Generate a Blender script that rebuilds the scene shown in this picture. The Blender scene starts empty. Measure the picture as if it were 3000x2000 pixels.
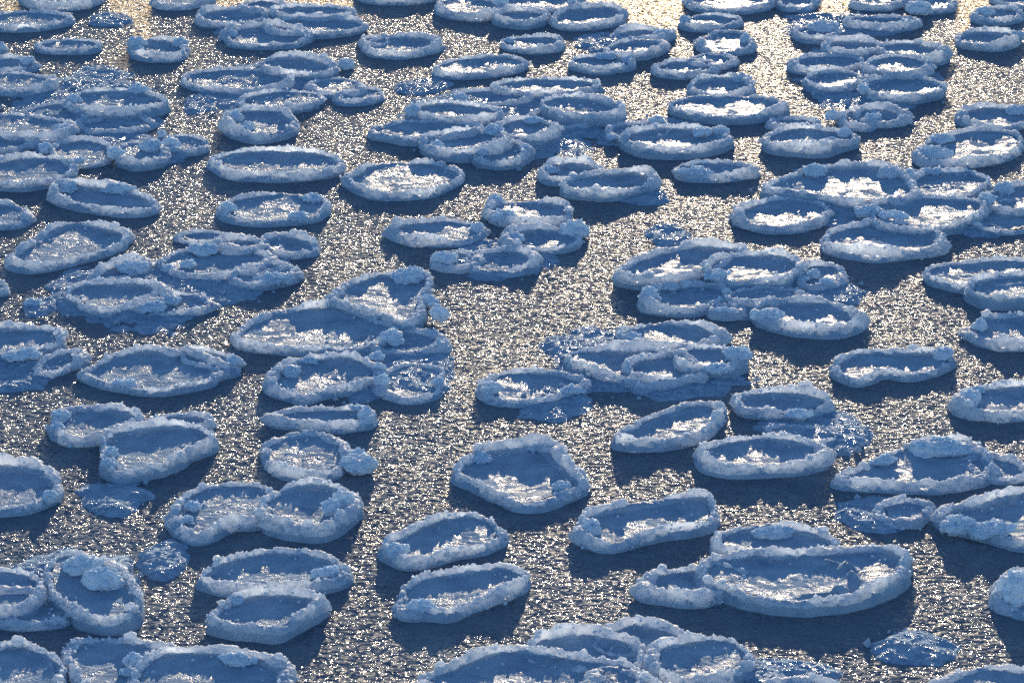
import bpy, math, random
import numpy as np
from mathutils import Vector

# ------------------------------------------------------------------ camera, sky, sun, exposure
S = bpy.context.scene
R = math.radians
CAM_H = 16.0                 # metres above the water (a ship's rail)
DEP = 16.5                   # the camera looks down by this many degrees
LENS = 136.7
cam = bpy.data.cameras.new('camera'); cam.lens = LENS; cam.sensor_width = 36.0
cam.clip_start = 1.0; cam.clip_end = 20000
camo = bpy.data.objects.new('camera', cam); S.collection.objects.link(camo)
camo.location = (0, 0, CAM_H); camo.rotation_euler = (R(90 - DEP), 0, 0)
S.camera = camo

SUN_EL, SUN_AZ = 8.5, 3.5   # degrees; azimuth clockwise from +Y
w = bpy.data.worlds.new('World'); S.world = w; w.use_nodes = True
nt = w.node_tree; nt.nodes.clear()
wo = nt.nodes.new('ShaderNodeOutputWorld'); bg = nt.nodes.new('ShaderNodeBackground')
sky = nt.nodes.new('ShaderNodeTexSky'); sky.sky_type = 'NISHITA'; sky.sun_disc = False
sky.sun_elevation = R(SUN_EL); sky.sun_rotation = R(SUN_AZ)
sky.air_density = 1.0; sky.dust_density = 0.3; sky.ozone_density = 3.5
bg.inputs['Strength'].default_value = 0.15
nt.links.new(sky.outputs[0], bg.inputs[0]); nt.links.new(bg.outputs[0], wo.inputs[0])
sl = bpy.data.lights.new('sun', 'SUN'); sl.energy = 4.4; sl.angle = R(0.53); sl.color = (1.0, 0.80, 0.55)
so = bpy.data.objects.new('sun', sl); S.collection.objects.link(so)
sd = Vector((math.sin(R(SUN_AZ)) * math.cos(R(SUN_EL)), math.cos(R(SUN_AZ)) * math.cos(R(SUN_EL)), math.sin(R(SUN_EL))))
so.rotation_euler = sd.to_track_quat('Z', 'Y').to_euler(); so.location = sd * 200
S.view_settings.view_transform = 'Standard'; S.view_settings.look = 'None'
S.view_settings.exposure = 0.95; S.view_settings.gamma = 1.0; S.view_settings.use_curve_mapping = False
S.cycles.use_denoising = False
S.cycles.max_bounces = 6; S.cycles.sample_clamp_indirect = 4.0

# ------------------------------------------------------------------ survey: where a sighted point lies on the water
FPX = LENS / 36.0 * 3000.0
CD, SD = math.cos(R(DEP)), math.sin(R(DEP))
def at(px, py, z=0.0):
    u, v = (px - 1500.0) / FPX, (1000.0 - py) / FPX
    dx, dy, dz = u, CD + v * SD, -SD + v * CD
    t = (z - CAM_H) / dz
    return np.array([dx * t, dy * t, z])
def ppm(py):                                  # photo pixels per metre, across
    v = (1000.0 - py) / FPX
    return FPX * (SD - v * CD) / CAM_H
TILE = {c + str(r + 1): (x, y) for c, x in zip('ABCD', (0, 750, 1500, 2200)) for r, y in enumerate((0, 500, 1000, 1460))}
def tile(t):
    k = 1 / 1.659 if t in ('C4', 'D4') else 1 / 2.904
    return TILE[t][0], TILE[t][1], k

# ------------------------------------------------------------------ noise
def _h(i, j, k, s):
    n = (i.astype(np.uint32) * np.uint32(73856093)) ^ (j.astype(np.uint32) * np.uint32(19349663)) ^ (k.astype(np.uint32) * np.uint32(83492791)) ^ np.uint32((s * 2654435761) & 0xffffffff)
    n = (n ^ (n >> np.uint32(13))) * np.uint32(1274126177)
    n = n ^ (n >> np.uint32(16))
    return (n & np.uint32(0xffff)).astype(np.float32) / 32767.5 - 1.0
def noise(P, scale, seed=0):                  # value noise, -1..1, P (n,3)
    Q = P * scale
    I = np.floor(Q).astype(np.int64); F = (Q - I).astype(np.float32); F = F * F * (3 - 2 * F)
    r = 0
    for a in (0, 1):
        for b in (0, 1):
            for c in (0, 1):
                wgt = (F[:, 0] if a else 1 - F[:, 0]) * (F[:, 1] if b else 1 - F[:, 1]) * (F[:, 2] if c else 1 - F[:, 2])
                r = r + wgt * _h(I[:, 0] + a, I[:, 1] + b, I[:, 2] + c, seed)
    return r
def fbm(P, scale, seed=0, octs=3):
    r = 0; a = 1.0
    for o in range(octs):
        r = r + a * noise(P, scale * 2.03 ** o, seed + o * 17); a *= 0.5
    return r
def ring_noise(n, length, period, seed):      # closed 1-D noise round an outline
    a = np.arange(n) / n * 2 * math.pi; rad = length / (2 * math.pi)
    return noise(np.stack([np.cos(a) * rad + 50, np.sin(a) * rad + 50, np.full(n, 3.3)], 1), 1.0 / period, seed)

# ------------------------------------------------------------------ materials
def mat(name):
    m = bpy.data.materials.new(name); m.use_nodes = True
    t = m.node_tree; b = t.nodes['Principled BSDF']
    return m, t, b
def N(t, typ, **kw):
    n = t.nodes.new(typ)
    for k, v in kw.items():
        if hasattr(n, k): setattr(n, k, v)
        else: n.inputs[k.replace('_', ' ')].default_value = v
    return n
def noise_node(t, co, scale, detail=2.0, rough=0.5, dist=0.0):
    n = N(t, 'ShaderNodeTexNoise'); n.inputs['Scale'].default_value = scale
    n.inputs['Detail'].default_value = detail; n.inputs['Roughness'].default_value = rough
    n.inputs['Distortion'].default_value = dist
    t.links.new(co, n.inputs['Vector']); return n.outputs['Fac']
def ramp(t, fac, stops):
    r = N(t, 'ShaderNodeValToRGB'); e = r.color_ramp.elements
    while len(e) < len(stops): e.new(0.5)
    for q, (p, c) in zip(e, stops):
        q.position = p; q.color = (*c, 1) if len(c) == 3 else c
    t.links.new(fac, r.inputs[0]); return r.outputs[0]
def bump(t, h, dist, strength=1.0, normal=None):
    b = N(t, 'ShaderNodeBump'); b.inputs['Distance'].default_value = dist; b.inputs['Strength'].default_value = strength
    t.links.new(h, b.inputs['Height'])
    if normal is not None: t.links.new(normal, b.inputs['Normal'])
    return b.outputs[0]
def maprange(t, x, a, b, c, d):
    n = N(t, 'ShaderNodeMapRange')
    for i, v in enumerate((a, b, c, d)): n.inputs[i + 1].default_value = v
    t.links.new(x, n.inputs[0]); return n.outputs[0]
def math_node(t, op, x, y):
    n = N(t, 'ShaderNodeMath', operation=op)
    for i, v in enumerate((x, y)):
        if isinstance(v, (int, float)): n.inputs[i].default_value = v
        else: t.links.new(v, n.inputs[i])
    return n.outputs[0]
def geo_pos(t): return N(t, 'ShaderNodeNewGeometry').outputs['Position']

# grease ice: a skin of fine crystals over dark water
def facets(t, p, scale, kx, ky, soft=None, stretch=1.0):   # a skin of little ice platelets, each with its own lean
    v = N(t, 'ShaderNodeTexVoronoi'); v.feature = 'F1'; v.inputs['Scale'].default_value = scale
    t.links.new(p, v.inputs['Vector'])
    sub = N(t, 'ShaderNodeVectorMath', operation='SUBTRACT'); t.links.new(v.outputs['Color'], sub.inputs[0]); sub.inputs[1].default_value = (.5, .5, .5)
    mul = N(t, 'ShaderNodeVectorMath', operation='MULTIPLY'); t.links.new(sub.outputs[0], mul.inputs[0]); mul.inputs[1].default_value = (kx, ky, 0)
    last = mul.outputs[0]
    if soft is not None:
        sc = N(t, 'ShaderNodeVectorMath', operation='SCALE'); t.links.new(last, sc.inputs[0]); t.links.new(soft, sc.inputs['Scale']); last = sc.outputs[0]
    return last, v
def tilt_normal(t, tilt, base):
    add = N(t, 'ShaderNodeVectorMath', operation='ADD'); t.links.new(tilt, add.inputs[0]); t.links.new(base, add.inputs[1])
    nn = N(t, 'ShaderNodeVectorMath', operation='NORMALIZE'); t.links.new(add.outputs[0], nn.inputs[0]); return nn.outputs[0]

M_SEA, t, b = mat('grease_ice_water'); p = geo_pos(t)
flow = noise_node(t, p, 0.55, 4, 0.6, 1.6)
streak = noise_node(t, p, 2.6, 3, 0.6, 2.2)
t.links.new(ramp(t, flow, [(0.3, (0.12, 0.145, 0.185)), (0.55, (0.15, 0.175, 0.215)), (0.75, (0.195, 0.225, 0.265))]), b.inputs['Base Color'])
b.inputs['IOR'].default_value = 1.33
b.inputs['Specular IOR Level'].default_value = 0.009
b.inputs['Coat Weight'].default_value = 0.011; b.inputs['Coat Roughness'].default_value = 0.48; b.inputs['Coat IOR'].default_value = 1.33
t.links.new(bump(t, streak, 0.09, 1.0, bump(t, noise_node(t, p, 9.0, 1.5, 0.5), 0.05, 1.0)), b.inputs['Coat Normal'])
b.inputs['Roughness'].default_value = 0.115
tl, v = facets(t, p, 20.0, 1.1, 1.0, maprange(t, streak, .35, .65, .55, 1.3))
t.links.new(tilt_normal(t, tl, bump(t, noise_node(t, p, 9.0, 1.5, 0.5), 0.06, 1.0, bump(t, streak, 0.08, 0.8))), b.inputs['Normal'])

def glow(t, b, fac, col):                     # light that comes through the crust from behind
    tr = N(t, 'ShaderNodeBsdfTranslucent'); tr.inputs[0].default_value = (*col, 1)
    mx = N(t, 'ShaderNodeMixShader'); mx.inputs[0].default_value = fac
    t.links.new(b.outputs[0], mx.inputs[1]); t.links.new(tr.outputs[0], mx.inputs[2])
    t.links.new(mx.outputs[0], t.nodes['Material Output'].inputs['Surface'])
def ice(name, c0, c1, rough, grain_scale, grain_d, sss=0.0, ior=1.31, big=3.0):
    m, t, b = mat(name); p = geo_pos(t)
    t.links.new(ramp(t, noise_node(t, p, big, 4, 0.6, 0.4), [(0.32, c0), (0.68, c1)]), b.inputs['Base Color'])
    b.inputs['Roughness'].default_value = rough; b.inputs['IOR'].default_value = ior
    if sss:
        b.inputs['Subsurface Weight'].default_value = sss
        b.inputs['Subsurface Radius'].default_value = (0.6, 0.85, 1.0); b.inputs['Subsurface Scale'].default_value = 0.05
    return m, t, b, p
M_RIM, t, b, p = ice('blue_rim_ice', (0.30, 0.41, 0.55), (0.46, 0.57, 0.70), 0.45, 60, .01)  # rim body: darker, bluer base colour than the crust along its top
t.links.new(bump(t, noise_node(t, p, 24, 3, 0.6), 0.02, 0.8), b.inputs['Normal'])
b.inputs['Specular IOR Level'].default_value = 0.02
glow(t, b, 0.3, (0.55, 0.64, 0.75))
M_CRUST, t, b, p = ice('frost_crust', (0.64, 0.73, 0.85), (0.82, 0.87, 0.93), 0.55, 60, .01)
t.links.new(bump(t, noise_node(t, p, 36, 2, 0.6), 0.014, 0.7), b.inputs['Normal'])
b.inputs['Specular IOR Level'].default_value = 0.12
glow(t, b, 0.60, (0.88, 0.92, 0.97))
M_LUMP, t, b, p = ice('packed_snow_ice', (0.58, 0.73, 0.90), (0.74, 0.84, 0.94), 0.6, 60, .01)
t.links.new(bump(t, noise_node(t, p, 32, 2, 0.6), 0.016, 0.7), b.inputs['Normal'])
b.inputs['Specular IOR Level'].default_value = 0.08
glow(t, b, 0.42, (0.78, 0.89, 0.98))
M_PAN, t, b, p = ice('wet_grey_ice', (0.22, 0.30, 0.40), (0.34, 0.43, 0.53), 0.2, 30, .004, 0, 1.33, 2.2)
mid = noise_node(t, p, 3.2, 4, 0.62, 2.5)
tl, v = facets(t, p, 32.0, 0.15, 0.15)
t.links.new(tilt_normal(t, tl, bump(t, mid, 0.065, 1.0)), b.inputs['Normal'])
wet = maprange(t, noise_node(t, p, 2.4, 4, .65, 1.5), .44, .58, 0, 1)       # wet, glossy patches on frosted ice
t.links.new(maprange(t, wet, 0, 1, .34, .17), b.inputs['Roughness'])
t.links.new(maprange(t, wet, 0, 1, .0, .006), b.inputs['Specular IOR Level'])
M_SLUSH, t, b, p = ice('slush_ice', (0.20, 0.29, 0.41), (0.34, 0.44, 0.56), 0.1, 30, .01, 0, 1.33, 5.0)
tl, v = facets(t, p, 22.0, 1.3, 1.3)
t.links.new(tilt_normal(t, tl, bump(t, noise_node(t, p, 12, 3, 0.6), 0.06, 1.0)), b.inputs['Normal'])
b.inputs['Specular IOR Level'].default_value = 0.0015

# ------------------------------------------------------------------ mesh helpers
def mesh(name, V, Q, m, T=None, parent=None, loc=None, smooth=True):
    me = bpy.data.meshes.new(name)
    V = np.asarray(V, np.float32)
    if loc is not None: V = V - np.asarray(loc, np.float32)
    nq = 0 if Q is None else len(Q); ntt = 0 if T is None else len(T)
    me.vertices.add(len(V)); me.vertices.foreach_set('co', V.ravel())
    loops = np.concatenate([np.asarray(Q, np.int32).ravel() if nq else np.zeros(0, np.int32), np.asarray(T, np.int32).ravel() if ntt else np.zeros(0, np.int32)])
    me.loops.add(len(loops)); me.loops.foreach_set('vertex_index', loops)
    me.polygons.add(nq + ntt)
    me.polygons.foreach_set('loop_start', np.concatenate([np.arange(nq) * 4, nq * 4 + np.arange(ntt) * 3]).astype(np.int32))
    sm = np.zeros(nq + ntt, bool); sm[:nq] = smooth
    me.polygons.foreach_set('use_smooth', sm)
    me.update(calc_edges=True); me.validate()
    me.materials.append(m)
    o = bpy.data.objects.new(name, me); S.collection.objects.link(o)
    if parent is not None: o.parent = parent
    elif loc is not None: o.location = loc
    return o
def grid_faces(nu, nv, close_u=True):         # index = v * nu + u
    u = np.arange(nu if close_u else nu - 1); v = np.arange(nv - 1)
    U, W = np.meshgrid(u, v); U = U.ravel(); W = W.ravel(); U2 = (U + 1) % nu
    return np.stack([W * nu + U, W * nu + U2, (W + 1) * nu + U2, (W + 1) * nu + U], 1)
def catmull(P, n):
    P = np.asarray(P, float); k = len(P); out = []
    tt = np.linspace(0, 1, 24, endpoint=False)[:, None]
    for i in range(k):
        a, b, c, d = P[i - 1], P[i], P[(i + 1) % k], P[(i + 2) % k]
        out.append(0.5 * (2 * b + (c - a) * tt + (2 * a - 5 * b + 4 * c - d) * tt ** 2 + (3 * b - a - 3 * c + d) * tt ** 3))
    return resample(np.concatenate(out), n)
def resample(C, n=None, step=None):
    D = np.concatenate([C, C[:1]]); s = np.concatenate([[0], np.cumsum(np.linalg.norm(np.diff(D, axis=0), axis=1))])
    if n is None: n = max(40, int(s[-1] / step))
    q = np.arange(n) / n * s[-1]
    return np.stack([np.interp(q, s, D[:, i]) for i in range(D.shape[1])], 1)
OCT = np.array([(1, 0, 0), (-1, 0, 0), (0, 1, 0), (0, -1, 0), (0, 0, 1), (0, 0, -1)], np.float32)
OCTF = np.array([(0, 2, 4), (2, 1, 4), (1, 3, 4), (3, 0, 4), (2, 0, 5), (1, 2, 5), (3, 1, 5), (0, 3, 5)])
def crumbs(C, size, rng):                     # small angular bits, eight faces each
    n = len(C)
    if not n: return np.zeros((0, 3), np.float32), np.zeros((0, 3), np.int64)
    A = rng.normal(size=(n, 3, 3)); Qm, _ = np.linalg.qr(A)
    J = OCT[None] * (0.6 + 0.8 * rng.random((n, 6, 1))) * size[:, None, None]
    V = np.einsum('nij,nkj->nki', Qm, J) + C[:, None, :]
    return V.reshape(-1, 3), (OCTF[None] + (np.arange(n) * 6)[:, None, None]).reshape(-1, 3)

# ------------------------------------------------------------------ the water
sea = mesh('sea', [(-4000, -200, 0), (4000, -200, 0), (4000, 9000, 0), (-4000, 9000, 0)], [(0, 1, 2, 3)], M_SEA)
sea['kind'] = 'structure'

# ------------------------------------------------------------------ pancake ice
GROUP = 'round pancake ice floes drifting in the grease ice'
PROFILE = [(-1.0, -.02), (-.86, .12), (-.70, .36), (-.52, .62), (-.30, .78), (0.0, .84), (.25, .82), (.45, .74), (.62, .62), (.76, .46), (.87, .26), (.94, .04)]
CREST = [(-1.0, 0.30), (-.86, .52), (-.66, .76), (-.42, .93), (-.15, 1.0), (.12, 1.0), (.38, .92), (.62, .78), (.88, .56), (1.1, .30), (1.3, .02), (1.42, -.25)]
count = 0
def lump(parent, loc, px, py, wpx, hpx, rot, lz, seed):
    s = ppm(py); e = DEP + (py - 1000) / 2000 * 10.03
    hh = hpx / 2 / s; rx = wpx / 2 / s
    rz = hh * 0.86; ry = min(max(0.55 * hh / math.sin(R(e)), 0.5 * rz), 1.15 * max(rx, rz))
    c = at(px, py, max(lz + 0.10, rz * 0.55))
    step = 0.019 if s > 165 else 0.024
    nu = int(min(110, max(24, 2 * math.pi * max(rx, ry) / step))); nv = max(12, nu // 3)
    ph = np.linspace(0.02, math.pi * 0.80, nv); th = np.arange(nu) / nu * 2 * math.pi
    TH, PH = np.meshgrid(th, ph)
    D = np.stack([np.cos(TH) * np.sin(PH), np.sin(TH) * np.sin(PH), np.cos(PH)], -1).reshape(-1, 3)
    rm = (rx + ry + rz) / 3
    f = 1 + 0.26 * fbm(D * rm + c, 0.9 / rm, seed, 2)
    q = 1 - np.abs(noise(D * rm + c, 1.9 / rm, seed + 5))
    V = D * np.array([rx, ry, rz]) * (f * (0.72 + 0.32 * q))[:, None]
    W = V + c
    g = 0.030 * (0.6 - 2 * np.abs(noise(W, 8, seed + 31))) + 0.022 * (0.6 - 2 * np.abs(noise(W, 15, seed + 9))) + 0.013 * (0.6 - 2 * np.abs(noise(W, 30, seed + 3)))
    g = g * min(1.0, rm / 0.16)
    V = V + D * g[:, None]
    if rot:
        ca, sa = math.cos(R(rot)), math.sin(R(rot)); X = V[:, 0].copy()
        # the tilt seen in the picture is a turn on the water
        V[:, 0], V[:, 1] = X * ca - V[:, 1] * sa, X * sa + V[:, 1] * ca
    V = V + c
    rng = np.random.default_rng(seed); nb = int(min(420, 60 + 1500 * rx * ry))
    k = rng.integers(0, len(V), nb)
    cv, cf = crumbs(V[k] + rng.normal(size=(nb, 3)) * 0.006, 0.008 + 0.022 * rng.random(nb) ** 3, rng)
    mesh('snow_lump', np.concatenate([V, cv]), grid_faces(nu, nv), M_LUMP, cf + len(V), parent, loc)

def floe(t, shape, label, lumps=(), hs=1.0, ws=1.0, lz=0.0, cat='ice floe', name='ice_floe', k=0, group=GROUP, ridges=()):
    global count
    count += 1; seed = 1000 + count * 37
    x0, y0, sc = tile(t)
    if isinstance(shape[0], (int, float)):                  # left, top, right, bottom of the crest (k: rise to the right)
        L, T, Rr, B = shape
        cx, cy, rx, hy = (L + Rr) / 2, (T + B) / 2, (Rr - L) / 2, (B - T) / 2
        ry = math.sqrt(max(hy * hy - k * k, (0.35 * hy) ** 2))
        rr = random.Random(seed); pts = []
        for i in range(12):
            a = i / 12 * 2 * math.pi + rr.uniform(-.1, .1); m = 1 + rr.uniform(-.055, .055)
            pts.append((cx + rx * m * math.cos(a), cy + ry * m * math.sin(a) - k * math.cos(a)))
    else: pts = shape
    h = 0.088 * hs
    zc = lz + h
    P = np.array([at(x0 + x * sc, y0 + y * sc, zc)[:2] for x, y in pts])
    C = catmull(P, 400)
    A = np.sum(C[:, 0] * np.roll(C[:, 1], -1) - C[:, 1] * np.roll(C[:, 0], -1))
    if A < 0: C = C[::-1]
    dist = math.hypot(*C.mean(0)); step = 0.0175 * max(1.0, dist / 55)
    C = resample(C, step=step); n = len(C)
    per = n * step
    def normals(C):
        d = np.roll(C, -3, 0) - np.roll(C, 3, 0); d /= np.linalg.norm(d, axis=1)[:, None] + 1e-9
        return np.stack([d[:, 1], -d[:, 0]], 1)
    Nn = normals(C)
    C = C + Nn * (0.055 * ring_noise(n, per, 0.55, seed) + 0.022 * ring_noise(n, per, 0.16, seed + 1))[:, None]
    Nn = normals(C)
    for _ in range(6): Nn = (np.roll(Nn, 1, 0) + Nn * 2 + np.roll(Nn, -1, 0)) / 4
    Nn /= np.linalg.norm(Nn, axis=1)[:, None]
    size = math.sqrt(abs(A) / 2 / math.pi)                  # mean radius
    cen = C.mean(0)
    loc = np.array([cen[0], cen[1], 0.0])
    root = bpy.data.objects.new(name, None); S.collection.objects.link(root)
    root.empty_display_size = 0.3; root.location = loc
    root['label'] = label; root['category'] = cat; root['group'] = group
    hv = 1 + 0.42 * ring_noise(n, per, 0.8, seed + 2) + 0.25 * ring_noise(n, per, 0.28, seed + 3)
    wv = 1 + 0.45 * ring_noise(n, per, 0.6, seed + 4) + 0.15 * ring_noise(n, per, 0.2, seed + 5)
    rr = random.Random(seed + 8)
    a_ = np.arctan2(C[:, 1] - cen[1], C[:, 0] - cen[0])      # one side of the rim heavier than the other
    swell = np.clip(1 + rr.uniform(.1, .45) * np.cos(a_ - rr.uniform(0, 6.28)) + rr.uniform(0, .2) * np.cos(2 * a_ - rr.uniform(0, 6.28)), .45, 1.6) * rr.uniform(.8, 1.2)
    hv = hv * (.5 + .5 * swell); wv = wv * (.4 + .6 * swell)
    hv = np.clip(hv, 0.45, 1.7); wv = np.clip(wv, 0.35, 1.8)
    wi = min(0.10 * ws, size * 0.33); wo_ = 0.105 * ws
    pz = lz + 0.042 * hs                                    # the pan of the floe
    rows = []
    for d, z in PROFILE:
        off = d * (wi if d < 0 else wo_) * wv
        if d <= 0: zz = pz + (zc - pz) * z * hv
        else: zz = -0.03 + (pz + (zc - pz) * hv + 0.03) * z
        rows.append(np.concatenate([C + Nn * off[:, None], zz[:, None]], 1))
    rows.append(np.concatenate([C + Nn * (wo_ * wv)[:, None] * 0.9, np.full((n, 1), -0.15)], 1))
    V = np.concatenate(rows); nv = len(rows)
    zr = np.clip((V[:, 2] - pz) / (zc - pz), 0, 1)
    amp = 0.25 + 0.75 * zr
    D3 = np.concatenate([np.tile(Nn, (nv, 1)) * 0.6, np.full((len(V), 1), 0.8)], 1)
    g = 0.022 * fbm(V, 11, seed, 2) + 0.014 * (1 - 2 * np.abs(noise(V, 19, seed + 7))) + 0.010 * noise(V, 40, seed + 8)
    V = V + D3 * (g * amp * min(1, hs + .2))[:, None]
    V[:, 2][V[:, 2] < -0.15] = -0.15
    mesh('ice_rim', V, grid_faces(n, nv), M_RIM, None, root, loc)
    # the crust of frozen splash along the top of the rim
    rng = np.random.default_rng(seed)
    cw = 0.055 * ws * swell * np.clip(1 + 0.6 * ring_noise(n, per, 0.42, seed + 11) + 0.35 * ring_noise(n, per, 0.15, seed + 12), .25, 2.1)
    ch = np.clip(0.55 + 1.0 * ring_noise(n, per, 0.6, seed + 13) + 0.5 * ring_noise(n, per, 0.17, seed + 14), -0.4, 2.0)
    base = pz + (zc - pz) * 0.70 * hv - 0.03; top = base + 0.052 + 0.070 * ch * swell * min(hs, 1.2)
    sh = 0.02 * ring_noise(n, per, 0.3, seed + 15)
    rows = []
    for d, z in CREST:
        rows.append(np.concatenate([C + Nn * (d * cw + sh + 0.005)[:, None], (base + (top - base) * z)[:, None]], 1))
    V = np.concatenate(rows); nv = len(rows)
    D3 = np.concatenate([Nn[None] * np.array([d for d, z in CREST])[:, None, None], np.full((nv, n, 1), 0.9)], 2).reshape(-1, 3)
    g = 0.018 * fbm(V, 13, seed + 21, 2) + 0.016 * (0.7 - 2 * np.abs(noise(V, 17, seed + 22))) + 0.008 * noise(V, 42, seed + 23)
    V = V + D3 * (g * min(1, hs + .2))[:, None]
    kn = int(per * 1.0)                                     # knobs of frozen slush thrown up on the crest
    KV, KF, kb = [], [], 0
    for q in range(kn):
        u = int(rng.integers(0, n)); r = (0.018 + 0.042 * rng.random() ** 3) * min(1.1, hs + .1)
        th_ = np.arange(16) / 16 * 2 * math.pi; ph_ = np.linspace(.05, 2.4, 8)
        TT, PP = np.meshgrid(th_, ph_)
        Dk = np.stack([np.cos(TT) * np.sin(PP), np.sin(TT) * np.sin(PP), np.cos(PP)], -1).reshape(-1, 3)
        ck = np.array([*(C[u] + Nn[u] * rng.normal() * 0.035), top[u] - 0.1 * r])
        KV.append(ck + Dk * r * np.array([1.25, 1.25, .9]) * (1 + .5 * noise(Dk * r + ck, 1.5 / r, seed + q))[:, None]); KF.append(grid_faces(16, 8) + kb); kb += len(Dk)
    nb = int(per * 46); iu = rng.integers(0, n, nb); iv = rng.integers(0, nv, nb)
    cc = V[iv * n + iu] + rng.normal(size=(nb, 3)) * np.array([0.012, 0.012, 0.006])
    ns = int(per * 7); iu = rng.integers(0, n, ns); dd = wi * (0.7 + rng.random(ns) ** 2 * 2.2)     # bits fallen on the pan
    cc = np.concatenate([cc, np.concatenate([C[iu] - Nn[iu] * dd[:, None], np.full((ns, 1), pz + 0.012)], 1)]); nb += ns
    cv, cf = crumbs(cc, (0.008 + 0.024 * rng.random(nb) ** 3) * min(1, hs + .15), rng)
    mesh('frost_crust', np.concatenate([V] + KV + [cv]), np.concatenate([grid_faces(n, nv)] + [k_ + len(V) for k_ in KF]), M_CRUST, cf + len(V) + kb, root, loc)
    # pan
    E = C - Nn * (0.80 * wi * wv)[:, None]
    m = max(48, n // 3); E = E[(np.arange(m) * n // m)]
    ec = E.mean(0); nr = 14; rows = []
    for i in range(nr):
        f = 1 - (i / (nr - 1)) * 0.985
        rows.append(ec + (E - ec) * f)
    XY = np.concatenate(rows); f = np.repeat(np.linspace(1, 0, nr), m)
    V3 = np.concatenate([XY, np.zeros((len(XY), 1))], 1)
    rr = random.Random(seed + 3); tx, ty = rr.gauss(0, .008), rr.gauss(0, .008)
    z = pz + 0.012 * fbm(V3, 1.6, seed, 2) + 0.004 * noise(V3, 7, seed + 2) + (XY[:, 0] - ec[0]) * tx + (XY[:, 1] - ec[1]) * ty + 0.02 * f ** 3
    for (ax, ay, bx, by, wd, hh) in ridges:
        a = at(x0 + ax * sc, y0 + ay * sc, pz)[:2]; bb = at(x0 + bx * sc, y0 + by * sc, pz)[:2]
        ab = bb - a; q = np.clip(((XY - a) @ ab) / (ab @ ab), 0, 1)
        dd = np.linalg.norm(XY - a - q[:, None] * ab, axis=1); z = z + hh * np.exp(-(dd / wd) ** 2)
    V3[:, 2] = z
    mesh('ice_pan', V3, grid_faces(m, nr), M_PAN, np.array([[(nr - 1) * m, (nr - 1) * m + i, (nr - 1) * m + i + 1] for i in range(1, m - 1)]), root, loc)
    for j, L in enumerate(lumps):
        lump(root, loc, x0 + L[0] * sc, y0 + L[1] * sc, L[2] * sc, L[3] * sc, L[4] if len(L) > 4 else 0, lz, seed + 50 + j)
    return root
def chunk(t, x, y, wd, ht, label, rot=0):
    global count
    count += 1; x0, y0, sc = tile(t)
    px, py = x0 + x * sc, y0 + y * sc
    loc = at(px, py, 0)
    root = bpy.data.objects.new('ice_chunk', None); S.collection.objects.link(root); root.location = loc; root.empty_display_size = .2
    root['label'] = label; root['category'] = 'ice chunk'; root['group'] = 'loose chunks of ice among the floes'
    lump(root, loc, px, py, wd * sc, ht * sc, rot, -0.06, 9000 + count * 7)
    return root

# ---- top left
F = floe
F('A1', (190, -140, 870, 60), 'pale rimmed floe cut by the top edge, leftmost of those cut there', k=15, ws=.9)
F('A1', (-130, 100, 595, 235), 'oval floe at the left edge just under the top left corner', k=10)
F('A1', (330, 335, 860, 430), 'small flat oval floe lying alone left of the floe with two snow horns', hs=.9)
F('A1', (-250, 375, 30, 450), 'floe tip just showing at the left edge, above the cluster at left', lumps=[(10, 415, 90, 110)])
F('A1', (1110, 345, 1590, 490), 'small floe with two round snow lumps like horns at its back', lumps=[(1165, 375, 165, 140), (1540, 368, 135, 85), (1190, 430, 80, 70)])
F('A1', (1300, -90, 1770, 50), 'small floe cut by the top edge, second of those from the left corner', k=6, hs=.9)
F('A1', (-200, 495, 300, 605), 'half hidden floe at the left edge behind the thick rimmed floe', hs=.8, lumps=[(240, 520, 120, 70)])
F('A1', (-150, 620, 465, 765), 'floe at the left edge with a thick snowy rim at its back right', ws=1.2, hs=1.1)
# ---- left cluster
F('A1', (590, 765, 1390, 940), 'topmost floe of the big left cluster, snow lump on its back rim', lz=.07, lumps=[(1180, 765, 190, 105), (640, 850, 130, 90)], ws=1.1, hs=1.15)
F('A1', (230, 885, 900, 1040), 'low dull floe tucked under the left side of the topmost floe in the left cluster', hs=.6)
F('A1', (-200, 970, 600, 1170), 'broad floe at the left edge of the left cluster, lump at its right end', k=-25, lz=.03, lumps=[(530, 1105, 150, 110)], ws=1.1)
F('A1', (640, 970, 1280, 1120), 'flat blue floe right under the topmost floe of the left cluster', k=12, hs=.75)
F('A1', (-200, 1140, 310, 1275), 'floe strip at the left edge between two broad floes of the left cluster', k=15, hs=.7, lz=.02)
F('A1', (440, 1190, 950, 1400), 'roundish floe in the front middle of the left cluster, small lump at its left', hs=.7, lumps=[(390, 1265, 110, 95)])
F('A1', (1000, 1210, 1385, 1385), 'small bowl like floe with snow lumps at its left and back, front of left cluster', lz=.05, lumps=[(985, 1305, 130, 105), (1285, 1245, 180, 120)])
F('A1', (1400, 1150, 1745, 1290), 'right end floe of the left cluster with ragged snow along its left', hs=.85, lumps=[(1450, 1230, 130, 130), (1380, 1140, 80, 70), (1470, 1270, 90, 60)])
F('A1', (-200, 1335, 620, 1560), 'large front floe of the left cluster at the left edge, ridge at its right', k=25, lz=.05, lumps=[(640, 1370, 150, 70, -20)], ws=1.1)
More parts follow.
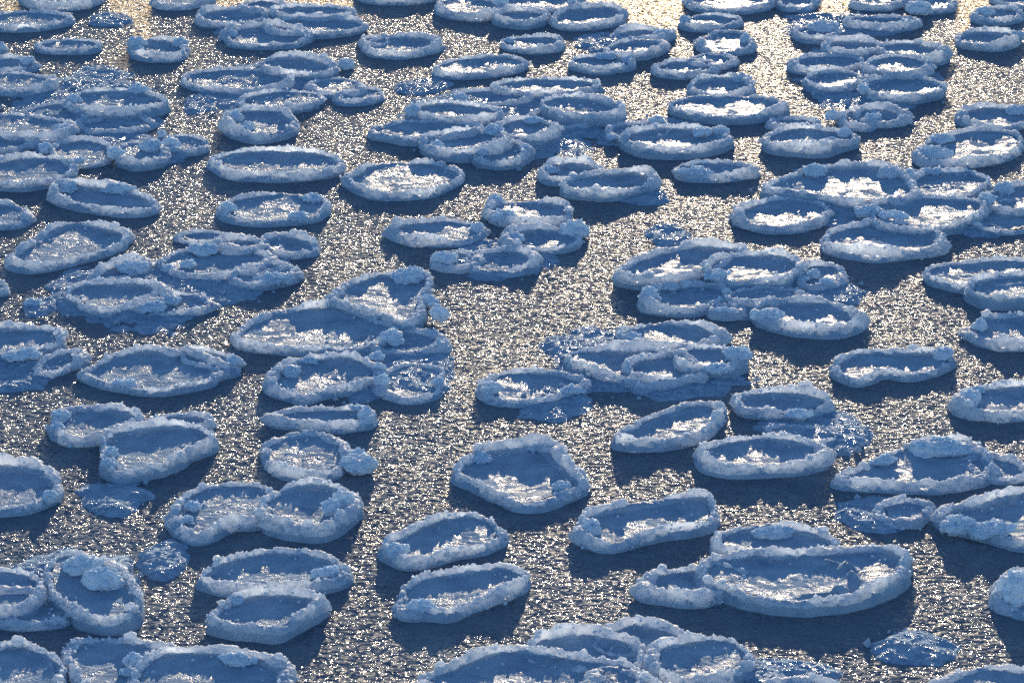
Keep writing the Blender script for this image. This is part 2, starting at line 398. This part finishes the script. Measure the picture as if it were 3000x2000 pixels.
# ---- upper left middle cluster
F('A1', (1690, 85, 2250, 205), 'leftmost floe of the upper left cluster near the top edge', k=8)
F('A1', (1920, 225, 2620, 385), 'front floe of the upper left cluster near the top edge, with curled left rim', lumps=[(1970, 290, 90, 70)])
F('B1', (-130, 12, 260, 110), 'small back floe of the upper left cluster near the top edge', hs=.8)
F('B1', (150, 50, 800, 150), 'back right floe of the upper left cluster near the top edge', lz=.06, hs=.9)
F('B1', (60, 150, 910, 280), 'long right front floe of the upper left cluster near the top edge', k=6, lz=.02)
F('B1', (880, -130, 1530, 5), 'floe hidden above the top edge, only its dark front and shadow showing', hs=1.1)
F('B1', (945, 305, 1560, 460), 'lone oval floe under the top middle with a sparkling front crescent', k=8)
F('B1', (885, 325, 1130, 395), 'little low slab touching the back left of the oval floe with sparkling crescent', hs=.6, ws=.7)
F('B1', (80, 480, 670, 630), 'back floe of the second cluster from the left, long bright strip at its front', k=-18, lz=.05)
F('B1', (450, 670, 905, 800), 'ragged right floe of the second cluster with a dark back rim', hs=.8)
F('B1', (700, 750, 1075, 860), 'low thin slab at the right tip of the second cluster', k=20, hs=.7)
F('A1', (1555, 590, 2450, 770), 'wide left floe of the second cluster with curved rim at its left', k=-8, hs=.85)
F('B1', (-110, 780, 560, 920), 'middle front floe of the second cluster, dull blue with a wavy front rim', k=18, hs=.8, lz=.02)
F('A1', (1935, 930, 2500, 1150), 'deep floe at the front of the second cluster with a tall snowy left rim', lumps=[(2010, 1010, 140, 120, 0), (2095, 1080, 150, 90)], hs=1.15, lz=.02)
chunk('B1', 765, 555, 165, 110, 'small grey ice chunk beside the back floe of the second cluster')
F('A1', (1795, 1275, 2905, 1500), 'large lone oval floe with even white rim, left of the top centre', hs=1.1)
# ---- top middle with glare
F('B1', (1540, -20, 2080, 135), 'floe at the top edge centre with a white glare spot, left of its cluster', k=-10, lz=.02)
F('C1', (-130, 85, 290, 185), 'front floe of the glaring cluster at the top edge centre', lz=.06, lumps=[(-95, 25, 120, 110)])
F('C1', (-100, -60, 540, 85), 'back right floe of the top edge centre cluster with wide white glare', lz=.03, k=8, lumps=[(510, 20, 70, 80)])
F('C1', (340, 60, 940, 225), 'oval floe with broken white glare just right of the top centre cluster', k=28)
F('C1', (-75, 305, 420, 415), 'oval floe with solid white glare and grey back rim under the top centre cluster', hs=1.05, lumps=[(-30, 345, 90, 50)])
F('B1', (1535, 480, 2270, 625), 'long oval floe with wavy front rim, left of the two floe pair at top centre', k=22, hs=1.1)
F('C1', (495, 480, 1030, 575), 'small front floe of a trio at upper centre, white lump on its back rim', lz=.02, lumps=[(810, 482, 230, 65), (985, 520, 110, 70)])
F('C1', (800, 350, 1275, 460), 'middle floe of the upper centre trio with a blazing glare patch', k=16, lz=.04)
F('C1', (900, 255, 1350, 335), 'back floe of the upper centre trio with lump at its right end', hs=.8, lumps=[(1275, 288, 150, 75)])
F('C1', (1475, -80, 2230, 75), 'wide floe cut by the top edge right of centre with a thick front rim', hs=1.2, ws=1.1)
F('C1', (1430, 130, 1920, 230), 'small oval floe below the thick fronted floe at the top edge', lumps=[(1470, 165, 90, 70)])
F('C1', (1600, 270, 2025, 445), 'round floe with double right rim and a bright ragged glare patch', hs=1.1, lumps=[(1985, 340, 90, 120)])
F('C1', (1235, 515, 1740, 635), 'oval floe with small glare spot at front right, below the double rimmed round floe', k=12)
F('C1', (1500, 465, 1890, 565), 'thin floe tucked behind the floe with small glare spot', hs=.75)
F('C1', (1530, 660, 2050, 810), 'small deep floe with high back rim leaning on the long wide floe', hs=1.1, lumps=[(1960, 670, 170, 70)])
F('C1', (1370, 815, 2300, 985), 'long wide floe with two humped back rims and glare at its front centre', lz=.05, hs=1.1)
# ---- upper middle cluster
F('C1', (-130, 670, 720, 795), 'back floe of the central upper cluster with the widest solid white glare', lz=.03)
F('C1', (260, 820, 945, 990), 'right floe of the central upper cluster with a tall sloping back rim', k=-25, lz=.08, hs=1.2)
F('C1', (150, 930, 700, 1080), 'front right floe of the central upper cluster, short white rim at its front', k=8, hs=.9)
F('B1', (1330, 880, 2090, 1015), 'left back floe of the central upper cluster with a snow knob on its left end', k=-15, lz=.07, lumps=[(1345, 950, 130, 120)])
F('B1', (1020, 1030, 1900, 1185), 'leftmost long floe of the central upper cluster with a rounded bright left rim', hs=1.15, lz=.02)
F('B1', (1430, 1120, 2130, 1300), 'front floe of the central upper cluster with lumps at its left and back right', k=8, lz=.06, lumps=[(1540, 1240, 110, 90), (2030, 1115, 180, 95)])
F('B1', (1850, 1210, 2290, 1375), 'front right small floe of the central upper cluster with a notched front rim', lz=.04, lumps=[(2285, 1270, 90, 100), (1920, 1300, 130, 70)])
F('C1', (-120, 1010, 370, 1170), 'floe in the middle of the central upper cluster with a ragged snowy back', lz=.09, hs=.9, lumps=[(190, 1025, 180, 60)])
F('B1', (1690, 770, 2320, 890), 'low floe at the back left of the central upper cluster with a grey knob', hs=.75, lumps=[(1740, 830, 130, 70)])
# ---- right of it
F('C1', (800, 1050, 1350, 1190), 'left floe of an overlapping pair near upper centre, pointed lump on its back', lumps=[(1240, 1040, 160, 95), (850, 1170, 110, 60)])
F('C1', (960, 1080, 1840, 1275), 'right floe of the overlapping pair, glare strip along its front and two lumps', lz=.06, hs=1.2, lumps=[(1620, 1130, 150, 90), (1775, 1115, 130, 90)])
F('C1', (1395, 1390, 2055, 1510), 'flat oval floe with a long snow bank covering its left half', lumps=[(1575, 1470, 300, 95)], hs=.9)
F('C1', (245, 1385, 745, 1535), 'small back floe of a touching pair, left of the flat floe with snow bank', hs=1.05, lumps=[(310, 1450, 160, 60)])
F('C2', (465, 10, 1215, 180), 'front floe of the touching pair with two white glare streaks', k=18, lz=.05, hs=1.1)
# ---- top right
F('D1', (235, -60, 560, 70), 'little floe at the top edge just right of the thick fronted floe', hs=.95)
F('D1', (870, -60, 1290, 55), 'floe cut by the top edge above the grey rimmed oval at upper right')
F('D1', (1330, -20, 1710, 90), 'floe at the top right with a tall snow pile on its left', hs=.85, lumps=[(1430, 80, 190, 105), (1370, 50, 90, 60)])
F('D1', (825, 140, 1430, 232), 'flat grey rimmed oval floe at upper right with a knob at its right end', lumps=[(1330, 195, 150, 60)])
F('D1', (395, 215, 740, 330), 'small floe nearly covered by one big rounded snow hump, upper right', lumps=[(625, 235, 240, 130)], hs=.9)
F('D1', (1910, 75, 2300, 170), 'small floe near the top right corner with a curled lump on its left', lumps=[(1990, 110, 150, 90)], k=8)
F('D1', (2080, -70, 2640, 50), 'floe in the top right corner, cut by both edges', hs=.8)
F('D1', (1745, 265, 2290, 388), 'oval floe by the right edge below the corner, rounded left rim', hs=1.15, lumps=[(2285, 310, 130, 95)])
# ---- upper right cluster
F('D1', (610, 345, 1110, 445), 'back left floe of the upper right cluster', lz=.03)
F('D1', (1115, 360, 1645, 500), 'back right floe of the upper right cluster with a thick right rim', k=-18, lz=.04, hs=1.1)
F('D1', (375, 470, 960, 605), 'left floe of the upper right cluster with a glare line along its front', k=14)
F('D1', (960, 480, 1510, 630), 'pointed middle floe of the upper right cluster lying on top', lz=.1)
F('D1', (480, 610, 960, 750), 'front left floe of the upper right cluster with a pale glossy pan', k=5, lz=.02)
F('D1', (960, 650, 1610, 835), 'front right floe of the upper right cluster, sparkles along its front', k=12, lz=.05, lumps=[(955, 765, 100, 80)])
F('D1', (760, 940, 1085, 1075), 'small floe with a ragged inner lump, below the upper right cluster', lumps=[(700, 985, 130, 90), (1030, 1005, 110, 80)])
F('D1', (900, 935, 1310, 1050), 'thin floe sticking out right behind the floe with ragged inner lump', hs=.9)
F('D1', (165, 1000, 560, 1090), 'small dark floe just behind the floe with a knobbly front, right of centre top', hs=.9)
F('D1', (120, 1085, 855, 1265), 'oval floe with knobbly front and right rim in front of a small dark floe', k=4, lz=.05, hs=1.1, lumps=[(800, 1135, 120, 110), (690, 1205, 150, 60)])
F('D1', (1790, 905, 2420, 1075), 'floe at the right edge with a snow covered back right rim', lumps=[(2270, 935, 230, 75)], hs=1.05)
F('D1', (1400, 1110, 2320, 1390), 'big floe at the right edge with a huge rounded snow hump at its front left', k=45, lumps=[(1555, 1315, 310, 130), (1620, 1185, 210, 80, 20)])
# ---- left, second band
F('A2', (-250, 265, 225, 470), 'half floe at the left edge beside the floe with a snow crest along its back', hs=.9)
F('A2', (450, 125, 1315, 345), 'floe with a blocky lump at left and a snow crest along its back right', k=-50, lumps=[(560, 145, 235, 115), (1010, 165, 320, 90, -18)], hs=1.05)
F('A2', [(85, 760), (250, 620), (520, 465), (800, 450), (1085, 540), (1000, 640), (640, 740), (300, 815), (120, 795)], 'big slanting plain blue floe by the left edge, rising to the right', hs=1.05)
F('A2', (-200, 940, 65, 1025), 'tip of a floe at the left edge below the big slanting plain floe')
chunk('A2', 275, 1125, 145, 75, 'lone thin round ice piece in the glittering slush near the left edge')
# ---- left middle cluster
F('A2', [(590, 1050), (700, 970), (1000, 940), (1290, 960), (1400, 1060), (1380, 1110), (1100, 1150), (900, 1190), (740, 1130)], 'front left floe of the broken left middle cluster with a white hooked rim', hs=1.05, lz=.02)
F('A2', (1150, 1060, 1780, 1215), 'low front slab of the broken left middle cluster with a long snow ridge', lumps=[(1290, 1170, 250, 90, 10), (1450, 1110, 190, 90, 25)], hs=.8, k=15)
F('A2', (820, 770, 1250, 935), 'tilted narrow slab at the back left of the left middle cluster', k=60, hs=.9, lumps=[(1120, 835, 260, 120, 25)])
F('A2', (1385, 650, 2280, 905), 'wide flat floe of the left middle cluster with a snow hump on its back', hs=.85, lumps=[(1735, 670, 270, 105), (1600, 800, 150, 80, -30)])
F('A2', (1830, 580, 2240, 680), 'grey rounded slab behind the wide flat floe of the left middle cluster', hs=.9)
F('A2', (1990, 785, 2500, 960), 'right floe of the left middle cluster, arched back rim', k=28, hs=.9, lz=.04)
F('B2', (-20, 845, 370, 960), 'snow topped slab at the right tip of the left middle cluster', k=35, lumps=[(170, 920, 300, 110, 12)], hs=.8)
chunk('A2', 1440, 850, 130, 85, 'pale upright ice shard in the middle of the left middle cluster')
F('A2', (1540, 520, 1900, 605), 'faint thin slab of slush ice above the left middle cluster', hs=.45, ws=.7)
F('B2', (60, 540, 490, 695), 'small scooped floe with heavy left rim, upper right of the left middle cluster', k=-22, hs=.95)
F('A2', (1880, 195, 2795, 425), 'oval floe with wavy rim and two thin bright cracks, under the large lone oval', k=10, lumps=[(2660, 235, 200, 80), (2540, 380, 180, 70), (1930, 320, 140, 80)])
F('B2', (800, -75, 1715, 200), 'lone oval floe with swirling sparkle in its pan, above the image centre', k=10, hs=1.1)
F('B2', (1185, 420, 1960, 600), 'oval floe with a round knob at its right tip, above centre', k=6, lumps=[(1890, 490, 115, 100)])
F('C2', (-210, 255, 480, 440), 'shallow floe with a smooth snow mound on its left front, above centre', lumps=[(-70, 390, 230, 110)], hs=1.0)
chunk('B2', 2030, 265, 155, 130, 'grey ice block standing behind the shallow floe with a snow mound')
F('C2', (-60, 490, 560, 655), 'floe with a big round snow ball at its right and glare at its front', lumps=[(535, 505, 270, 200), (30, 575, 150, 100)], hs=1.05)
F('B2', (1800, 670, 2385, 855), 'shallow floe below the floe with a big snow ball', hs=.8)
F('B2', (1500, 680, 1890, 830), 'low slushy slab with a standing left lump, below the knob tipped oval', hs=.6, lumps=[(1600, 745, 200, 130, -25)])
# ---- right middle cluster
F('C2', [(920, 870), (1060, 760), (1300, 690), (1560, 630), (1850, 650), (1940, 680), (1780, 800), (1500, 890), (1200, 925), (1000, 905)], 'slanting floe with two long white glare bands, back left of the right middle cluster', hs=1.15, lz=.06, ws=1.1)
F('C2', (1640, 700, 2450, 935), 'right back floe of the right middle cluster with thick front left ridge', k=8, lz=.1, lumps=[(1740, 885, 250, 90)])
F('C2', (1095, 960, 1850, 1190), 'left front floe of the right middle cluster with a steep lump at its left end', k=40, lumps=[(1185, 1080, 185, 190), (1340, 990, 150, 60, 20)], hs=.95)
F('C2', (1860, 990, 2500, 1120), 'narrow floe in the middle of the right middle cluster, glare line at front', k=10, lz=.02)
F('D2', (410, 800, 780, 990), 'broken floe at the right end of the right middle cluster', hs=.75, lumps=[(530, 885, 130, 80), (640, 950, 130, 80), (450, 920, 90, 60)])
F('D2', (20, 1110, 930, 1360), 'front right floe of the right middle cluster with sparkling glare by its rim', k=-30, lumps=[(140, 1235, 250, 110)], lz=.02)
F('C2', (1690, 1140, 1960, 1225), 'small low slab at the front of the right middle cluster between its two front floes', hs=.7, lumps=[(1800, 1190, 200, 60)])
F('C2', (920, 1300, 1785, 1490), 'oval floe with inner left lump and a glare strip, right of centre', k=-10, hs=1.1, lumps=[(1015, 1425, 150, 110)])
# ---- centre right cluster
F('C3', [(480, 110), (700, 60), (1000, 60), (1300, 90), (1640, 290), (1400, 340), (1100, 375), (1000, 330), (700, 240), (520, 180)], 'wide lower floe of the centre right cluster with glare along its left front', lz=.02, hs=1.05)
F('C3', (990, 130, 1600, 335), 'smooth rounded floe lying on the wide floe, square glare patch in its middle', lz=.05, hs=.8, ws=.9)
F('C3', (1360, 45, 1990, 230), 'right floe of the centre right cluster with a big snow lump at its right tip', k=-2, lz=.07, lumps=[(1920, 115, 220, 150), (1750, 230, 260, 80)])
F('C3', (-250, 240, 590, 500), 'floe left of the centre right cluster with a snow bank at its front right', k=12, lumps=[(-160, 395, 200, 90), (510, 410, 220, 80, 10)], hs=.9)
F('C3', [(885, 800), (1000, 720), (1250, 610), (1500, 545), (1720, 545), (1790, 600), (1700, 730), (1480, 820), (1150, 855), (940, 850)], 'leaf shaped slanting floe with one large white glare, right of centre', hs=1.15)
F('D3', (-125, 425, 625, 600), 'back floe of the lower right of centre group with crumbly front rim', k=-5, lumps=[(400, 620, 230, 75)], hs=1.05, lz=.02)
F('D3', (-405, 810, 605, 1070), 'large oval floe with a square sparkling glare patch, front of its group', hs=1.15, lz=.03)
F('D3', (160, 710, 710, 860), 'thin slab between the back floe and the large oval with square glare', k=-25, hs=.6)
# ---- right edge, second and third bands
F('D2', [(150, 140), (280, 70), (560, -20), (900, -50), (1200, -10), (1350, 100), (1380, 210), (1150, 250), (900, 265), (600, 215), (300, 165)], 'largest floe of the right hand raft with many broken glare patches', lz=.06, hs=1.1, lumps=[(530, 5, 210, 100, 15), (1180, 30, 200, 140)])
F('D2', (1330, -5, 2010, 220), 'back right floe of the right hand raft, plain blue with crumbly left edge', k=14, lumps=[(1340, 75, 130, 170), (1500, 10, 230, 60)])
F('D2', (-100, 240, 640, 485), 'left front floe of the right hand raft with ragged glare and grey rim', k=14)
F('D2', (1000, 215, 1980, 490), 'right floe of the right hand raft with a long glare streak and frosted corner', k=25, lz=.05, lumps=[(1220, 385, 240, 75), (1000, 350, 230, 110)])
F('D2', (615, 455, 1640, 720), 'front centre floe of the right hand raft with dark blue pan', lz=.0, hs=1.05)
F('D2', (1970, 110, 2650, 335), 'floe at the right edge of the right hand raft with a jagged left ridge', k=10, lz=.04, lumps=[(2150, 155, 170, 100, 35), (2010, 240, 140, 90, 30)])
F('D2', (1850, 260, 2650, 505), 'low floe under the jagged ridged floe at the right edge', k=22, hs=.8)
F('D2', (1515, 750, 2700, 1010), 'broad floe cut by the right edge with an arched grey back rim', hs=1.0)
F('D2', (1845, 885, 2650, 1075), 'floe lying on the broad grey rimmed floe at the right edge', lz=.1)
F('D2', (1845, 1225, 2750, 1475), 'floe cut by the right edge with a crumbly lump on its left', lumps=[(1950, 1330, 140, 140)], hs=1.05)
F('D3', [(730, 215), (780, 140), (900, 90), (1200, 85), (1500, 85), (1690, 120), (1650, 200), (1350, 270), (1150, 255), (920, 325), (780, 280)], 'bean shaped floe with a snow lump at its right tip, alone near the right edge', lumps=[(1625, 120, 165, 150)], hs=1.15)
F('D3', (1795, 375, 2600, 620), 'floe cut by the right edge with a round snow ball at its left tip', k=20, lumps=[(1860, 510, 170, 190), (1930, 420, 130, 80)])
F('D3', [(740, 1165), (900, 1080), (1250, 930), (1450, 850), (1800, 850), (2000, 970), (2060, 1080), (1900, 1160), (1600, 1215), (1300, 1220), (900, 1200)], 'eye shaped floe with a great blue snow dome on its back, at the right', lumps=[(1625, 915, 520, 200), (1120, 1010, 260, 80, 30)], hs=1.05)
F('D3', (1850, 965, 2340, 1160), 'low floe behind the right end of the eye shaped floe', k=-35, hs=.75)
F('D4', [(905, 85), (960, 50), (1100, 20), (1330, -40), (1600, -30), (1600, 170), (1330, 210), (1150, 160), (1000, 120)], 'big floe at the right edge with a crumbling snow ridge along its front', lumps=[(1010, 130, 200, 90), (1170, 155, 220, 90)], lz=.03)
F('D4', (605, 12, 870, 110), 'low curved slab left of the floe with a crumbling front ridge', hs=.8, k=8)
F('D4', (1180, 340, 1640, 570), 'floe cut by the right edge, mostly hidden under a tall snow pile', lumps=[(1275, 455, 170, 220)], hs=.7)
# ---- left, third band
F('A3', (-500, -130, 545, 110), 'large floe cut by the left edge with a thick white front ridge', k=45, ws=1.2, hs=1.15, lumps=[(190, 120, 330, 100, 15)])
F('A3', (300, 85, 700, 280), 'tilted thin slab in front of the large floe with thick white ridge', k=70, hs=.8)
F('A3', [(735, 260), (850, 190), (1100, 100), (1300, 65), (1450, 110), (1560, 70), (1700, 110), (1880, 210), (1990, 230), (1830, 280), (1720, 340), (1300, 400), (1000, 360), (830, 320)], 'large oval floe with beaded white rim and a crumbly right corner', lumps=[(1980, 175, 150, 110), (1060, 355, 230, 60)], hs=1.1)
F('A3', (1560, 70, 2010, 250), 'thin grey slab behind the right corner of the beaded oval floe', hs=.7, ws=.7, k=-40)
F('A3', [(450, 650), (560, 580), (760, 555), (1000, 570), (1150, 660), (1000, 740), (830, 800), (600, 830), (480, 760)], 'round floe with a heavy lumpy left rim, touching the kettle shaped floe', lumps=[(510, 640, 140, 110), (500, 740, 120, 110)], hs=1.1)
F('A3', [(890, 1010), (930, 900), (920, 815), (1100, 745), (1400, 700), (1700, 755), (1800, 845), (1640, 930), (1430, 1030), (1200, 1090), (1010, 1110)], 'kettle shaped floe with a ragged left rim, right of the lumpy rimmed round floe', lz=.04, hs=1.15, lumps=[(950, 950, 110, 130), (930, 1040, 130, 90)])
F('A3', (1290, 620, 1790, 745), 'thin slab peeping out behind the kettle shaped floe', hs=.7, lumps=[(1330, 665, 110, 60)])
F('A3', (-500, 1030, 505, 1435), 'large smooth floe cut by the left edge with a sharp right rim', lumps=[(430, 1330, 120, 140)], hs=.95)
F('A4', [(1470, 120), (1600, -30), (1760, -100), (2050, -130), (2240, -100), (2330, 0), (2200, 160), (1950, 200), (1700, 310), (1560, 260), (1480, 210)], 'left floe of a joined pair with a notched front and lumps inside its left rim', lumps=[(1590, 180, 100, 60), (1640, 65, 140, 80)], hs=1.1)
F('B4', [(35, 110), (150, -30), (350, -110), (600, -120), (760, -60), (830, 50), (720, 170), (540, 255), (330, 230), (150, 190)], 'right floe of the joined pair, glare at front and a snow tower at its right', lz=.05, lumps=[(755, 30, 180, 240), (640, 90, 140, 190)], ws=.85)
# ---- centre left group
F('B2', [(640, 1110), (720, 1000), (900, 930), (1130, 880), (1430, 870), (1460, 1000), (1420, 1090), (1300, 1290), (1000, 1200), (720, 1130)], 'floe with a fan of bright glare and a square snow crown on its back', lumps=[(1285, 900, 320, 150), (1560, 1210, 150, 180), (1480, 1110, 140, 100)], lz=.07, hs=1.05)
F('B2', [(-145, 1390), (0, 1290), (200, 1210), (600, 1155), (850, 1205), (1140, 1330), (1100, 1440), (850, 1495), (400, 1510), (50, 1480), (-120, 1450)], 'very wide flat floe below the snow crowned floe, thin bright streaks in its pan', lz=.02, lumps=[(1145, 1420, 210, 140)], hs=.9)
F('B3', [(115, 350), (250, 210), (540, 130), (800, 115), (980, 210), (1000, 290), (850, 370), (560, 420), (400, 470), (220, 420)], 'round floe with a heavy upper left rim, in front of the very wide flat floe', lumps=[(290, 260, 180, 130), (440, 165, 200, 60, 20)], hs=1.15)
F('B3', (950, -80, 1600, 95), 'low broken slab right of the very wide flat floe', hs=.7, lumps=[(1550, 25, 100, 70)])
F('B3', (1040, 210, 1600, 485), 'thin slushy floe with two snow lumps on its left and a thin front rim', k=20, hs=.55, lumps=[(1065, 345, 120, 140), (1060, 230, 90, 90), (1020, 125, 160, 80, -25), (1550, 345, 90, 90)])
F('B3', (175, 562, 1010, 715), 'long narrow floe with crumbly right end, above the floe with a snow boulder', hs=1.1, lumps=[(950, 625, 160, 140), (880, 570, 130, 60)])
F('B3', (85, 780, 820, 1130), 'round deep floe with a snow boulder on its right', lumps=[(880, 1040, 330, 180), (860, 960, 150, 90)], hs=1.0)
# ---- lower middle
F('B3', [(1710, 1120), (1830, 990), (1960, 915), (2230, 885), (2440, 885), (2600, 1000), (2720, 1130), (2780, 1225), (2600, 1280), (2450, 1340), (2250, 1360), (2050, 1290), (1860, 1190)], 'big angular floe with a broad raised back rim near the lower centre', hs=1.2, ws=1.15, lumps=[(1930, 1000, 170, 100), (2410, 905, 260, 75, -15), (2600, 1235, 150, 90)])
F('B4', [(1090, 390), (1250, 300), (1560, 165), (1900, 155), (2080, 270), (2050, 340), (1900, 400), (1620, 450), (1350, 530), (1180, 490)], 'slanting oblong floe with a snow heap at its lower left, upper of two alike', lumps=[(1200, 460, 190, 140)], hs=1.15)
F('B4', [(1230, 860), (1320, 730), (1560, 645), (1900, 595), (2130, 565), (2280, 650), (2220, 740), (2000, 820), (1850, 890), (1650, 970), (1450, 960), (1260, 950)], 'slanting oblong floe with frothy lower left rim, lower of two alike', lumps=[(1400, 920, 210, 110), (2050, 800, 150, 60, 25)], hs=1.1)
F('A4', [(1700, 670), (1850, 560), (2100, 460), (2350, 445), (2700, 485), (2930, 560), (2900, 640), (2600, 730), (2200, 750), (1850, 720)], 'upper of two stacked floes left of bottom centre, loaf shaped lump at its right', lumps=[(2770, 635, 280, 110, 22)], hs=1.15, lz=.02)
F('A4', [(1795, 1020), (1900, 900), (2100, 815), (2400, 785), (2650, 805), (2780, 880), (2680, 950), (2500, 1040), (2350, 1110), (2150, 1080), (1900, 1060)], 'lower of two stacked floes left of bottom centre, with a V shaped front rim', hs=1.15, lz=.05, lumps=[(2000, 870, 150, 90, 20)])
F('C4', [(338, 160), (400, 70), (600, 30), (850, -10), (960, -10), (1000, 60), (930, 130), (760, 150), (560, 190), (470, 210), (380, 190)], 'rounded oblong floe with two sparkling patches, right of the lower centre', hs=1.25, lumps=[(380, 150, 110, 100)])
# ---- lower right large floe
F('D4', [(-210, 375), (-180, 300), (0, 270), (300, 262), (600, 232), (735, 275), (755, 340), (660, 400), (480, 470), (280, 500), (60, 480), (-80, 440)], 'largest floe at lower right with broad glare and a curved inner ring', hs=1.25, lz=.06, ws=1.15, ridges=[(370, 318, 470, 350, .07, .07), (470, 350, 490, 400, .07, .08), (490, 400, 430, 460, .08, .07), (430, 460, 250, 490, .08, .05)])
F('C4', (642, 325, 1130, 474), 'grey rimmed floe half under the left of the largest lower right floe', k=18, hs=1.15, lz=.0)
F('D4', (-170, 138, 390, 290), 'pointed grey slab behind the largest lower right floe', k=-5, hs=1.1, lumps=[(110, 165, 200, 60)])
# ---- bottom left
F('A4', (-400, 600, 380, 960), 'round floe cut by the left edge in the bottom left group', k=15, lz=.06)
F('A4', [(400, 620), (560, 480), (800, 530), (1050, 640), (1150, 830), (1120, 960), (980, 1030), (750, 1000), (570, 880), (460, 760)], 'floe carrying a big oblong snow drift, bottom left group', lz=.09, ws=.85, hs=.85, lumps=[(700, 570, 340, 190, -25), (900, 690, 380, 220, -25)])
F('A4', (-200, 800, 610, 1065), 'low floe beneath the snow drift floe and the round edge floe', hs=.9)
F('A4', (-300, 1245, 560, 1800), 'plain blue floe in the bottom left corner', hs=1.05, k=-10)
F('A4', [(575, 1270), (820, 1210), (1200, 1225), (1500, 1290), (1600, 1450), (1400, 1700), (900, 1720), (650, 1520)], 'floe with scattered snow bits at the bottom edge, right of the corner floe', hs=.9, lumps=[(1130, 1370, 160, 130), (1100, 1470, 200, 70, 15)])
F('A4', (1150, 1275, 2460, 1900), 'big floe at the bottom left edge with a thick snowy back right rim', hs=1.1, lz=.06, ws=1.2, lumps=[(2030, 1370, 330, 110, -25)])
# ---- bottom centre and right
F('C4', (410, 605, 830, 765), 'grey arched floe at the back of the bottom centre group', hs=1.0)
F('C4', (60, 655, 650, 860), 'middle floe of the bottom centre group behind the thick white ridge', hs=1.0, lz=.03)
F('B4', [(1430, 1530), (1600, 1430), (2030, 1300), (2450, 1300), (2850, 1350), (3200, 1420), (3300, 1600), (2900, 1850), (2100, 1900), (1550, 1780)], 'long floe at the bottom centre edge with a thick white back ridge', hs=1.15, lz=.1, ws=1.25)
F('C4', [(450, 825), (560, 835), (700, 900), (720, 980), (500, 1010), (380, 920)], 'small slab with a curved ridge at the bottom edge, between two bigger floes', lz=.14, hs=1.0)
F('C4', (672, 672, 1155, 885), 'bowl shaped floe with a big sparkling glare, right of the bottom centre group', k=22, lz=.05, hs=1.2)
F('D4', (50, 872, 450, 1100), 'floe just rising over the bottom edge, right of the glaring bowl shaped floe', hs=1.05)
F('D4', (830, 830, 1600, 1120), 'floe at the bottom right corner, only its back rim in view', k=22)

# ---- slush and broken bits between the floes of a cluster (photo x, y, half width, half height)
FIELDS = [(230, 340, 250, 150), (440, 440, 140, 50), (300, 290, 190, 60), (590, 300, 60, 40), (780, 260, 220, 110), (790, 70, 230, 70), (430, 860, 260, 120), (240, 850, 110, 80), (680, 830, 150, 80), (800, 760, 60, 60), (1480, 370, 330, 130),
          (2560, 590, 370, 120), (2900, 640, 160, 60), (2240, 850, 300, 110), (2440, 860, 120, 60), (1920, 1090, 330, 90), (1730, 1010, 150, 70), (1620, 1190, 130, 60), (1100, 1060, 230, 130), (1250, 1090, 90, 90),
          (2390, 1270, 170, 90), (60, 1090, 150, 70), (200, 1700, 240, 100), (330, 1460, 130, 60), (2560, 240, 240, 110), (120, 900, 60, 40), (1720, 1930, 260, 80), (2560, 1500, 130, 60), (1480, 760, 180, 70), (1880, 570, 90, 40),
          (1560, 1360, 100, 40), (1960, 690, 70, 40), (2300, 1980, 200, 60), (2680, 1900, 140, 60), (480, 1640, 90, 70), (1800, 130, 120, 40), (1900, 390, 190, 50), (2480, 80, 200, 50), (330, 60, 80, 25), (280, 220, 90, 30), (1240, 255, 90, 30)]
Vs, Qs, nV = [], [], 0
CV, CF, nC = [], [], 0
rng = np.random.default_rng(5)
for i, (fx, fy, fw, fh) in enumerate(FIELDS):
    s = ppm(fy); c = at(fx, fy)
    rx = fw / s; ry = abs(at(fx, fy - fh)[1] - at(fx, fy + fh)[1]) / 2
    nu, nr = 160, 44
    th = np.arange(nu) / nu * 2 * math.pi; f = np.linspace(1.0, 0.01, nr)
    edge = 1 + 0.22 * ring_noise(nu, 6.0, 0.9, 300 + i) + .1 * ring_noise(nu, 6.0, .3, 400 + i)
    T, Fm = np.meshgrid(th, f); Em = np.tile(edge, (nr, 1))
    P = np.stack([c[0] + rx * Fm * Em * np.cos(T), c[1] + ry * Fm * Em * np.sin(T), np.zeros_like(T)], -1).reshape(-1, 3)
    fall = np.clip((1 - Fm.ravel()) / 0.35, 0, 1)
    P[:, 2] = -0.03 + 0.07 * fall + 0.03 * fbm(P, 2.4, 31, 3) + 0.008 * noise(P, 12, 33)
    Vs.append(P); Qs.append(grid_faces(nu, nr) + nV); nV += len(P)
    nb = int(min(420, 60 * rx * ry)); q = np.sqrt(rng.random(nb)); a = rng.random(nb) * 2 * math.pi
    # bits gather in clumps
    B = np.stack([c[0] + rx * q * np.cos(a), c[1] + ry * q * np.sin(a), np.full(nb, 0.035)], 1)
    B = B[noise(B, 1.9, 77) + 0.5 * noise(B, 5, 78) > -0.1]
    cv, cf = crumbs(B, 0.012 + 0.045 * rng.random(len(B)) ** 4, rng)
    CV.append(cv); CF.append(cf + nC); nC += len(cv)
o = mesh('slush', np.concatenate(Vs), np.concatenate(Qs), M_SLUSH); o['kind'] = 'stuff'
o = mesh('ice_crumbs', np.concatenate(CV), None, M_RIM, np.concatenate(CF)); o['kind'] = 'stuff'
